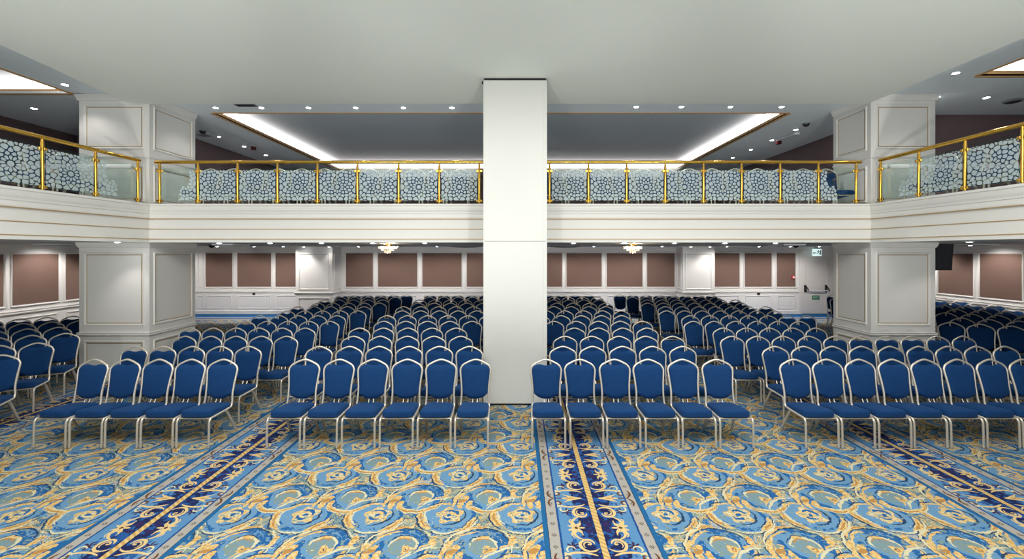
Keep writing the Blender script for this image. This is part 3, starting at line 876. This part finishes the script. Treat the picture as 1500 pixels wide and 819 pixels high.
# ================================================================== BALCONY RAILINGS
def clip(poly, nx, ny, c):
    out = []
    for i in range(len(poly)):
        a, b_ = poly[i], poly[(i + 1) % len(poly)]
        da, db = a[0] * nx + a[1] * ny - c, b_[0] * nx + b_[1] * ny - c
        if da <= 0: out.append(a)
        if da * db < 0:
            t = da / (da - db); out.append((a[0] + (b_[0] - a[0]) * t, a[1] + (b_[1] - a[1]) * t))
    return out
def lattice_cells(W, H):
    """star lattice: cells round a twelve-petal rosette, rounded and inset"""
    seeds = []
    def ros(cx, cy, n=12, ph=0.):
        seeds.append((cx, cy))
        for r, m_, p in ((.090, n, 0), (.134, n, .5), (.176, n, 0), (.216, n, .5)):
            for k in range(m_):
                a = 2 * PI * (k + p) / m_ + ph
                seeds.append((cx + r * math.cos(a), cy + r * math.sin(a)))
    cy0 = -.03
    ros(0, cy0)
    for sx in (-1, 1):
        for sy in (-1, 1): ros(sx * W * .5, cy0 + sy * .36, 12, 0)
    for sx in (-1, 1):
        for k in range(-6, 7): seeds.append((sx * W * .42 + (.03 if k % 2 else -.03), cy0 + k * .06))
    for sy in (-1, 1):
        for k in range(-6, 7): seeds.append((k * .055, cy0 + sy * (.29 + (.02 if k % 2 else -.01))))
    kept = []
    for s in seeds:
        if abs(s[0]) > W / 2 + .02 or abs(s[1]) > H / 2 + .02: continue
        if all((s[0] - t[0]) ** 2 + (s[1] - t[1]) ** 2 > .030 ** 2 for t in kept): kept.append(s)
    cells = []
    for i, s in enumerate(kept):
        poly = [(-W / 2, -H / 2), (W / 2, -H / 2), (W / 2, H / 2), (-W / 2, H / 2)]
        near = sorted(kept, key=lambda t: (t[0] - s[0]) ** 2 + (t[1] - s[1]) ** 2)[1:22]
        for t in near:
            nx, ny = t[0] - s[0], t[1] - s[1]
            c = (t[0] ** 2 + t[1] ** 2 - s[0] ** 2 - s[1] ** 2) / 2
            poly = clip(poly, nx, ny, c)
            if len(poly) < 3: break
        if len(poly) < 3: continue
        gx, gy = sum(p[0] for p in poly) / len(poly), sum(p[1] for p in poly) / len(poly)
        rad = max(.012, sum(math.hypot(p[0] - gx, p[1] - gy) for p in poly) / len(poly))
        f = max(.5, 1 - .0085 / rad)
        poly = [(gx + (p[0] - gx) * f, gy + (p[1] - gy) * f) for p in poly]
        sm = []
        for a, b_ in zip(poly, poly[1:] + poly[:1]):
            sm += [(a[0] * .75 + b_[0] * .25, a[1] * .75 + b_[1] * .25), (a[0] * .25 + b_[0] * .75, a[1] * .25 + b_[1] * .75)]
        cells.append(sm)
    return cells
PW, PH = .64, .62
CELLS = lattice_cells(PW - .01, PH - .06)
def pane_mesh():
    """pane in its own x-z plane, centred; clear sheet plus frosted star lattice on its hall side"""
    b = MB().box(-PW / 2, -.005, -PH / 2, PW / 2, .005, PH / 2, 0)
    for c in CELLS:
        n = len(c); dz = -.012
        vs = [(p[0], -.0052, p[1] + dz) for p in c] + [(p[0], -.0068, p[1] + dz) for p in c]
        b.add(vs, [tuple(range(n, 2 * n))] + [(i, (i + 1) % n, n + (i + 1) % n, n + i) for i in range(n)], 1)
    return b
pane_src = pane_mesh().build('glass_pane', [M['glass'], M['frost']], None)
COL.objects.unlink(pane_src); pane_me = pane_src.data
# a plain pane for the ends that carry no lattice over half of their width
def half_pane(sign):
    b = MB().box(-PW / 2, -.005, -PH / 2, PW / 2, .005, PH / 2, 0)
    for c in CELLS:
        gx = sum(p[0] for p in c) / len(c); gz = sum(p[1] for p in c) / len(c)
        if gx * sign < .02 + (.16 if gz > -.02 else 0): continue
        n = len(c)
        vs = [(p[0], -.0052, p[1] - .012) for p in c] + [(p[0], -.0068, p[1] - .012) for p in c]
        b.add(vs, [tuple(range(n, 2 * n))] + [(i, (i + 1) % n, n + (i + 1) % n, n + i) for i in range(n)], 1)
    o = b.build('glass_pane', [M['glass'], M['frost']], None); COL.objects.unlink(o); return o.data
half_me = {1: half_pane(1), -1: half_pane(-1)}
post_mb = MB().lathe([(.030, 0), (.030, .012), (.024, .02), (.022, .06), (.022, .70), (.018, .72), (.018, .77)], n=14)
post_src = post_mb.build('post', M['gold'], None, smooth=True); COL.objects.unlink(post_src)
def clamp_mesh():
    b = MB()
    for z in (.07, .615):
        for s in (-1, 1): b.box(s * .034 - .022, -.018, z - .022, s * .034 + .022, .018, z + .022, bev=.006)
    return b
clamp_src = clamp_mesh().build('glass_clamp', M['gold'], None); COL.objects.unlink(clamp_src)
def railing(pts, label, ends, half, rail0, rail1):
    """pts: post positions along a straight run"""
    z0 = 3.222
    p0 = Vector((pts[0][0], pts[0][1], z0))
    t = thing('balcony_railing', p0, label, 'railing', 'balcony railings')
    dirv = (Vector(pts[1]) - Vector(pts[0])).normalized(); ang = math.atan2(dirv.y, dirv.x)
    MB().tube([(rail0[0], rail0[1], RAILZ), (rail0[0] + dirv.x * .02, rail0[1] + dirv.y * .02, RAILZ), (rail1[0], rail1[1], RAILZ)], .031, 14).build('handrail', M['gold'], t, smooth=True)
    for i, p in enumerate(pts):
        o = bpy.data.objects.new('post', post_src.data); COL.objects.link(o); o.parent = t; o.location = (p[0] - p0.x, p[1] - p0.y, 0)
        c = bpy.data.objects.new('glass_clamp', clamp_src.data); COL.objects.link(c); c.parent = o; c.rotation_euler = (0, 0, ang)
    for i in range(len(pts) - 1):
        a, b_ = Vector(pts[i]), Vector(pts[i + 1]); m_ = (a + b_) / 2; L = (b_ - a).length
        me = half_me[half[i]] if i in half else pane_me
        o = bpy.data.objects.new('glass_pane', me); COL.objects.link(o); o.parent = t
        o.location = (m_.x - p0.x, m_.y - p0.y, .055 + PH / 2); o.rotation_euler = (0, 0, ang)
        o.scale = ((L - .06) / PW, 1, 1)
    return t
YR = 8.0
lp = [(PX(p, YR), YR) for p in (234, 290, 348, 406.5, 465, 523.7, 584, 643.5, 702)]
rp = [(PX(p, YR), YR) for p in (805, 862, 918, 974.5, 1030.6, 1086.5, 1143, 1199, 1254)]
railing(lp, 'gold and glass railing on the back balcony, left of the white column', 0, {0: 1}, (PX(228, YR), YR), (CX0, YR))
railing(rp, 'gold and glass railing on the back balcony, right of the white column', 0, {7: -1}, (CX1, YR), (PX(1261, YR), YR))
XLR, XRR = -6.80, 6.50
ly = [F * -XLR / (VX - p) for p in (-38 - 160, -38, 62, 140, 202)]
ly = [ly[2] - .79 * k for k in (7, 6, 5, 4, 3, 2, 1)] + ly[2:]
railing([(XLR, y) for y in ly], 'gold and glass railing on the left side balcony', 0, {len(ly) - 2: -1}, (XLR, ly[0] - .05), (XLR, 7.86))
ry = [F * XRR / (p - VX) for p in (1290, 1346, 1413.6, 1498)]
ry = ry + [ry[-1] - .73 * k for k in range(1, 8)]
railing([(XRR, y) for y in ry], 'gold and glass railing on the right side balcony', 0, {0: 1}, (XRR, 7.84), (XRR, ry[-1] - .05))

# ================================================================== CEILING FITTINGS
def downlight_proto(loc, label, group):
    t = thing('downlight', loc, label, 'ceiling light', group)
    MB().lathe([(.046, 0), (.062, -.004), (.066, .0), (.066, .004)], n=20).build('trim_ring', M['unit'], t, smooth=True, off=(0, 0, 0)).location = (0, 0, 0)
    MB().lathe([(.044, -.003), (.030, -.007), (.012, -.009)], n=20).build('lens', M['lamp'], t, smooth=True, off=(0, 0, 0)).location = (0, 0, 0)
    kids_of(t); return t
DL0 = None
def downlight(x, y, z, label, group, power=0., size=120, blend=.6, col=(1, .945, .90), tilt=(0, 0)):
    global DL0
    if DL0 is None: DL0 = downlight_proto((x, y, z), label, group)
    else: dup(DL0, (x, y, z), 0, label, group)
    if power:
        l = bpy.data.lights.new('downlight_beam', 'SPOT'); l.energy = power; l.spot_size = math.radians(size); l.spot_blend = blend
        l.shadow_soft_size = .05; l.color = col
        o = bpy.data.objects.new('downlight_beam', l); COL.objects.link(o); o.location = (x, y, z - .02)
        o.rotation_euler = Vector((tilt[0], tilt[1], -1)).to_track_quat('-Z', 'Y').to_euler()
zc = ZC - .003
for k, px in enumerate((316, 383, 452, 521, 591, 662)):
    x, y = CE(px, 158); downlight(x, y, zc, 'round downlight over the back balcony railing, %s from the left pillar' % ORD[k], 'downlights over the back balcony, left', 22)
for k, px in enumerate((1145, 1070, 998, 932)):
    x, y = CE(px, 156.5); downlight(x, y, zc, 'round downlight over the back balcony railing, %s from the right pillar' % ORD[k], 'downlights over the back balcony, right', 22)
for k, (px, py) in enumerate(((320, 200), (357.7, 214.7), (389.5, 227.4))):
    x, y = CE(px, py); downlight(x, y, zc, 'small downlight left of the long lit coffer, %s from the left pillar' % ORD[k], 'downlights beside the coffer, left', 14)
for k, (px, py) in enumerate(((1165.7, 190), (1131, 205.5), (1100, 219), (1073.5, 231))):
    x, y = CE(px, py); downlight(x, y, zc, 'small downlight right of the long lit coffer, %s from the right pillar' % ORD[k], 'downlights beside the coffer, right', 14)
for px, py, lab in ((95, 124, 'round downlight beside the lit coffer over the left side balcony'), (50, 159, 'round downlight behind the lit coffer over the left side balcony'),
                    (1400, 107, 'round downlight at the hall edge of the right side balcony ceiling'), (1372, 142, 'round downlight next to the right pillar over the side balcony'),
                    (1445, 143, 'round downlight beside the round vent over the right side balcony')):
    x, y = CE(px, py); downlight(x, y, zc, lab, None, 22)
zs = SLAB_LO - .003
for k, px in enumerate((321, 395.6, 471, 545.7, 622)):
    downlight(PX(px, 8.45), 8.45, zs, 'downlight under the balcony edge left of the column, %s from the left pillar' % ORD[k], 'downlights under the balcony edge, left', 4, 110)
for k, px in enumerate((1136, 1062, 988, 914, 840)):
    downlight(PX(px, 8.45), 8.45, zs, 'downlight under the balcony edge right of the column, %s from the right pillar' % ORD[k], 'downlights under the balcony edge, right', 4, 110)
for px, lab in ((445, 'left one of two downlights washing the back left pier'), (482, 'right one of two downlights washing the back left pier'),
                (1012, 'left one of two downlights washing the back right pier'), (1040, 'right one of two downlights washing the back right pier')):
    downlight(PX(px, 15.5), 15.5, zs, lab, 'downlights before the piers', 12, 100)
downlight(PX(172, 7.62), 7.62, zs, 'downlight under the side balcony washing the left panelled pillar', None, 16, 90)
downlight(PX(1420, 7.3), 7.3, zs, 'downlight under the side balcony near the black loudspeaker', None, 20, 110)
for k, px in enumerate((235, 318, 372, 415, 525, 582, 640, 695, 815, 870, 925, 970, 1065, 1112, 1158, 1200)):
    downlight(PX(px, 14.9), 14.9, zs, 'downlight near the back wall under the balcony, %s from the left' % ORD[k], 'downlights near the back wall', 105, 110, tilt=(0, .6))
for k, y in enumerate((9.4, 11.4, 13.4)):
    downlight(-11.5, y, zs, 'downlight along the left wall under the balcony, %s from the front' % ORD[k], 'downlights along the left wall', 120, 115, tilt=(-.6, 0))
    downlight(12.65, y + .8, zs, 'downlight along the right wall under the balcony, %s from the front' % ORD[k], 'downlights along the right wall', 120, 115, tilt=(.6, 0))

# chandeliers under the balcony
def chandelier(loc, label):
    t = thing('chandelier', loc, label, 'chandelier', 'crystal chandeliers under the balcony')
    z = SLAB_LO - loc[2]
    def bd(nm, mb, m_, par=t, **k):
        o = mb.build(nm, m_, None, **k); o.parent = par; return o
    bd('ceiling_rose', MB().lathe([(.10, z), (.10, z - .012), (.05, z - .025), (.015, z - .035)], n=20), M['gold'], smooth=True)
    fr_ = MB().tube([(0, 0, z - .03), (0, 0, z - .12)], .012, 8)
    for r, zz in ((.185, z - .055), (.12, z - .10), (.06, z - .15)):
        fr_.tube([(r * math.cos(2 * PI * k / 24), r * math.sin(2 * PI * k / 24), zz) for k in range(24)], .006, 6, closed=True)
    for k in range(6):
        a = PI * k / 3; fr_.tube([(0, 0, z - .05), (.185 * math.cos(a), .185 * math.sin(a), z - .055)], .005, 6)
    bd('frame', fr_, M['gold'], smooth=True)
    for r, zz, n, drop in ((.19, z - .06, 28, .055), (.125, z - .105, 20, .05), (.062, z - .15, 12, .055)):
        c = MB()
        for k in range(n):
            a = 2 * PI * k / n; cx, cy = r * math.cos(a), r * math.sin(a)
            for j in range(2):
                h = drop / 2; zz0 = zz - j * h; q = .0095
                c.add([(cx, cy, zz0), (cx + q, cy, zz0 - h / 2), (cx, cy + q, zz0 - h / 2), (cx - q, cy, zz0 - h / 2), (cx, cy - q, zz0 - h / 2), (cx, cy, zz0 - h)],
                      [(0, 1, 2), (0, 2, 3), (0, 3, 4), (0, 4, 1), (5, 2, 1), (5, 3, 2), (5, 4, 3), (5, 1, 4)])
        bd('crystal_tier', c, M['crystal'])
    for k in range(6):
        a = PI * (k + .5) / 3
        bd('bulb', MB().lathe([(.004, z - .06), (.016, z - .07), (.020, z - .085), (.014, z - .10), (.004, z - .108)], (.14 * math.cos(a), .14 * math.sin(a), 0), 10), M['bulb'], smooth=True)
    bd('finial', MB().lathe([(.004, z - .15), (.014, z - .17), (.018, z - .19), (.010, z - .205), (.003, z - .215)], n=10), M['crystal'], smooth=True)
    l = bpy.data.lights.new('chandelier_light', 'POINT'); l.energy = 7; l.color = (1, .82, .62); l.shadow_soft_size = .12
    o = bpy.data.objects.new('chandelier_light', l); COL.objects.link(o); o.location = (loc[0], loc[1], SLAB_LO - .26)
DCH = 9.4
chandelier((PX(568, DCH), DCH, 2.31), 'glowing crystal chandelier under the balcony, left of the white column')
chandelier((PX(927, DCH), DCH, 2.31), 'glowing crystal chandelier under the balcony, right of the white column')

def cassette(x0, x1, y0, y1, z, label):
    t = thing('ceiling_air_conditioner', ((x0 + x1) / 2, (y0 + y1) / 2, z), label, 'air conditioner', 'ceiling air units')
    MB().box(x0, y0, z - .035, x1, y1, z, bev=.01).build('cover', M['unit'], t)
    g = MB(); n = 7
    for k in range(n):
        yy = y0 + .10 + (y1 - y0 - .2) * k / (n - 1); g.box(x0 + .1, yy - .012, z - .039, x1 - .1, yy + .012, z - .034)
    g.build('grille', M['vent'], t)
cassette(PX(323, 9.6), PX(354, 9.6), 9.3, 9.9, SLAB_LO, 'white air unit under the balcony just right of the left pillar')
cassette(PX(70, 9.2), PX(110, 9.2), 8.9, 9.55, SLAB_LO, 'white air unit under the left side balcony ceiling')
cassette(PX(1395, 9.4), PX(1434, 9.4), 9.0, 9.7, SLAB_LO, 'white air unit beside the black loudspeaker under the balcony')
cassette(PX(1136, 9.7), PX(1168, 9.7), 9.4, 10.0, SLAB_LO, 'white air unit under the balcony near the exit door side')
x, y = CE(306, 197); cassette(x - .3, x + .12, y - .25, y + .15, ZC, 'white air unit on the upper ceiling beside the left pillar')
def dome(x, y, z, label):
    t = thing('security_camera', (x, y, z), label, 'security camera', 'dome cameras')
    MB().lathe([(.075, z), (.075, z - .02), (.068, z - .024)], (x, y, 0), 20).build('mount', M['vent'], t, smooth=True)
    MB().lathe([(.064, z - .022), (.06, z - .045), (.045, z - .066), (.02, z - .078), (.004, z - .08)], (x, y, 0), 20).build('dome', M['black'], t, smooth=True)
dome(PX(310, 10.6), 10.6, SLAB_LO, 'black dome camera under the balcony by the left pillar')
dome(PX(1166, 10.6), 10.6, SLAB_LO, 'black dome camera under the balcony by the right pillar')
x, y = CE(297, 191.5); dome(x, y, ZC, 'black dome camera on the upper ceiling near the left pillar')
x, y = CE(1181, 180.5); dome(x, y, ZC, 'black dome camera on the upper ceiling near the right pillar')
def strobe(px, py, label):
    x, y = CE(px, py); t = thing('fire_alarm_strobe', (x, y, ZC), label, 'fire alarm', 'ceiling fire alarms')
    MB().lathe([(.05, ZC), (.05, ZC - .025)], (x, y, 0), 16).build('mount', M['unit'], t, smooth=True)
    MB().box(x - .055, y - .055, ZC - .115, x + .055, y + .055, ZC - .025, bev=.015).build('housing', M['darkred'], t)
strobe(371, 213.5, 'dark red fire alarm box hanging left of the lit coffer')
strobe(1140.5, 205, 'dark red fire alarm box hanging right of the lit coffer')
x, y = CE(1147, 200)
t = thing('fire_alarm_bracket', (x, y, ZC), 'thin white conduit on the ceiling beside the red alarm box', 'conduit')
MB().tube([(x - .05, y + .3, ZC - .03), (x + .08, y - .35, ZC - .03)], .018, 8).build('pipe', M['unit'], t)
MB().box(x + .03, y - .45, ZC - .07, x + .14, y - .33, ZC, bev=.01).build('junction_box', M['unit'], t)
def slot(x0, x1, y0, y1, z, label):
    t = thing('air_vent', ((x0 + x1) / 2, (y0 + y1) / 2, z), label, 'vent')
    MB().box(x0, y0, z - .012, x1, y1, z, bev=.004).build('frame', M['vent'], t)
    g = MB()
    for k in range(4):
        yy = y0 + (y1 - y0) * (k + .7) / 4.4; g.box(x0 + .02, yy - .012, z - .016, x1 - .02, yy + .012, z - .01)
    g.build('louvre', M['black'], t)
x, y = CE(360, 153.8); slot(x - .2, x + .2, y - .07, y + .07, ZC, 'dark slot vent between the first two balcony downlights')
slot(PX(364, 12), PX(379, 12), 11.9, 12.2, SLAB_LO, 'small grey vent in the lower ceiling left of the left pier')
slot(PX(1100, 12), PX(1119, 12), 11.9, 12.2, SLAB_LO, 'small grey vent in the lower ceiling right of the right pier')
def disc(x, y, z, r, label):
    t = thing('ceiling_vent', (x, y, z), label, 'vent', 'round ceiling vents')
    MB().lathe([(r, z), (r, z - .02), (r * .9, z - .035)], (x, y, 0), 32).build('rim', M['vent'], t, smooth=True)
    MB().lathe([(r * .88, z - .03), (r * .6, z - .045), (r * .2, z - .05)], (x, y, 0), 32).build('diffuser', M['black'], t, smooth=True)
disc(PX(683, 13.5), 13.5, SLAB_LO, .5, 'wide dark ceiling disc under the balcony left of the column')
disc(PX(828, 13.5), 13.5, SLAB_LO, .5, 'wide dark ceiling disc under the balcony right of the column')
x, y = CE(1484, 147); disc(x, y, ZC, .14, 'small round vent on the right side balcony ceiling')

# ================================================================== WALL FITTINGS
def socket(loc, nrm, label):
    t = thing('wall_socket', loc, label, 'socket', 'black wall sockets')
    x, y, z = loc; s = .055
    if nrm == 'y':
        MB().box(x - s, y - .015, z - s, x + s, y, z + s, bev=.006).build('plate', M['black'], t)
        MB().lathe([(.028, -.016), (.028, -.019)], (x, y, z), 14, axis='y').build('outlet', M['rubber'], t)
    else:
        MB().box(x - .015, y - s, z - s, x, y + s, z + s, bev=.006).build('plate', M['black'], t)
        MB().box(x - .019, y - .025, z - .025, x - .014, y + .025, z + .025, bev=.002).build('outlet', M['rubber'], t)
socket((PX(372, YB), YB, PZ(430, YB)), 'y', 'black socket on the back wall dado left of the left pier')
socket((PX(1111, YB), YB, PZ(430, YB)), 'y', 'black socket on the back wall dado right of the right pier')
yy = F * XR / (1464 - VX); socket((XR, yy, PZ(450, yy)), 'x', 'black socket on the right side wall dado')
t = thing('fire_call_point', (PX(1161, YB), YB - .012, PZ(406, YB)), 'red fire call point on the brown panel beside the exit door', 'fire alarm')
x, z = PX(1161, YB), PZ(406, YB)
MB().box(x - .06, YB - .07, z - .06, x + .06, YB - .012, z + .06, bev=.012).build('housing', M['red'], t)
MB().box(x - .035, YB - .074, z - .035, x + .035, YB - .068, z + .03).build('window', M['unit'], t)

# hanging exit sign
ys = 16.2; x, z = PX(1196.5, ys), PZ(369.5, ys)
t = thing('exit_sign', (x, ys, z - .14), 'lit green and white escape sign hanging above the exit door', 'exit sign')
MB().box(x - .17, ys - .012, z - .14, x + .17, ys + .012, z + .12, bev=.004).build('sign_plate', M['signwhite'], t)
MB().box(x - .10, ys - .02, z + .12, x + .10, ys + .02, SLAB_LO).build('mount', M['unit'], t)
pic = MB(); yf = ys - .016
pic.box(x - .15, yf, z - .045, x - .03, yf + .003, z - .015)
pic.add([(x - .16, yf, z - .03), (x - .115, yf, z + .012), (x - .115, yf, z - .072), (x - .16, yf + .003, z - .03), (x - .115, yf + .003, z + .012), (x - .115, yf + .003, z - .072)], [(0, 1, 2), (3, 5, 4), (0, 3, 4, 1), (1, 4, 5, 2), (2, 5, 3, 0)])
pic.lathe([(.017, -.001), (.017, .002)], (x + .045, yf, z + .065), 12, axis='y')
for pts in (((.04, .045), (.05, 0), (.02, -.04), (-.005, -.05)), ((.05, 0), (.08, -.035), (.085, -.085)), ((.042, .04), (.015, .02), (.0, .03)), ((.042, .04), (.075, .035), (.09, .01))):
    pic.tube([(x + a, yf + .001, z + b_) for a, b_ in pts], .010, 6, r2=.010)
pic.box(x + .105, yf, z - .09, x + .15, yf + .003, z + .08)
pic.build('pictogram', M['signdark'], t)

# loudspeaker on the right pillar
sy0, sy1 = 8.15, 8.45
sx0, sx1 = PRX1 + .03, PRX1 + .49; zt, zb2 = PZ(357.5, 8.2), PZ(396, 8.2)
t = thing('loudspeaker', (sx0, sy0, zb2), 'black loudspeaker bracketed to the side of the right panelled pillar', 'speaker')
c = MB(); A0 = [(sx0, sy0), (sx1, sy0), (sx1 - .06, sy1), (sx0 + .02, sy1)]
c.add([(x, y, zb2) for x, y in [(sx0 + .0, sy0), (sx1 - .035, sy0), (sx1 - .09, sy1), (sx0 + .02, sy1)]] + [(x, y, zt) for x, y in A0], [(3, 2, 1, 0), (4, 5, 6, 7), (0, 1, 5, 4), (1, 2, 6, 5), (2, 3, 7, 6), (3, 0, 4, 7)])
sp = c.build('cabinet', M['black'], t)
g = MB(); g.add([(sx0 + .015, sy0 - .008, zb2 + .02), (sx1 - .05, sy0 - .008, zb2 + .02), (sx1 - .018, sy0 - .008, zt - .02), (sx0 + .015, sy0 - .008, zt - .02),
                 (sx0 + .015, sy0 + .002, zb2 + .02), (sx1 - .05, sy0 + .002, zb2 + .02), (sx1 - .018, sy0 + .002, zt - .02), (sx0 + .015, sy0 + .002, zt - .02)],
                [(0, 1, 2, 3), (0, 4, 5, 1), (1, 5, 6, 2), (2, 6, 7, 3), (3, 7, 4, 0)])
g.build('grille', mat('speaker_grille', (.02, .022, .026, 1), .55, bump=.6, bscale=260), t)
MB().box(PRX1, sy0 + .05, zb2 - .08, PRX1 + .03, sy0 + .2, zt - .1).box(PRX1 + .02, sy0 + .1, zb2 + .1, PRX1 + .05, sy0 + .16, zb2 + .2).build('bracket', M['black'], t)
MB().box((sx0 + sx1) / 2 - .04, sy0 + .08, zt, (sx0 + sx1) / 2 + .04, sy0 + .2, SLAB_LO).build('bracket', M['black'], t)

# ================================================================== LIGHT AND CAMERA
def area(name, loc, sx, sy, power, col=(1, 1, 1), rot=(0, 0, 0)):
    l = bpy.data.lights.new(name, 'AREA'); l.shape = 'RECTANGLE'; l.size = sx; l.size_y = sy; l.energy = power; l.color = col
    o = bpy.data.objects.new(name, l); COL.objects.link(o); o.location = loc; o.rotation_euler = rot
    return o
area('unseen_hall_lamp', (0, 2.5, ZH - .12), 10, 3.0, 500, (1, .98, .94))  # one wide lamp out of view, added for the hall's brightness
def fill_spot(x, tx, power, fwd=9.5, up=4.6, size=66):  # unseen fill spots behind the camera, added to brighten ceilings, fascia and side balconies
    l = bpy.data.lights.new('added_fill_spot', 'SPOT'); l.energy = power; l.spot_size = math.radians(size); l.spot_blend = .5; l.shadow_soft_size = .25
    l.color = (1, .99, .96)
    o = bpy.data.objects.new('added_fill_spot', l); COL.objects.link(o); o.location = (x, -2.4, 1.1)
    d = Vector((tx - x, fwd, up)); o.rotation_euler = d.to_track_quat('-Z', 'Y').to_euler()
for x, tx in ((-5.5, -5.5), (-2.2, -3.0), (2.2, 2.6), (5.5, 5.3)): fill_spot(x, tx, 720)
for x, tx in ((3.6, -9.4), (-3.6, 9.4)): fill_spot(x, tx, 700, 9.6, 4.3, 30)
w = bpy.data.worlds.new('World'); S.world = w; w.use_nodes = True
bg = w.node_tree.nodes['Background']; bg.inputs['Color'].default_value = (.93, .97, 1, 1); bg.inputs['Strength'].default_value = .17

cam = bpy.data.cameras.new('Camera'); cam.sensor_width = 36; cam.sensor_fit = 'HORIZONTAL'; cam.lens = F / 1500 * 36
cam.shift_x = -(VX - 750) / 1500; cam.shift_y = (HY - 409.5) / 1500
cam.clip_start = .05; cam.clip_end = 100
co = bpy.data.objects.new('Camera', cam); COL.objects.link(co); co.location = (0, 0, EYE); co.rotation_euler = (PI / 2, 0, 0)
S.camera = co
S.view_settings.view_transform = 'Standard'; S.view_settings.look = 'None'; S.view_settings.gamma = 1
S.view_settings.use_curve_mapping = False; S.view_settings.exposure = 0.18
try:
    S.cycles.use_denoising = True
    S.cycles.max_bounces = 10; S.cycles.transparent_max_bounces = 24
    S.cycles.sample_clamp_indirect = 6
except Exception: pass
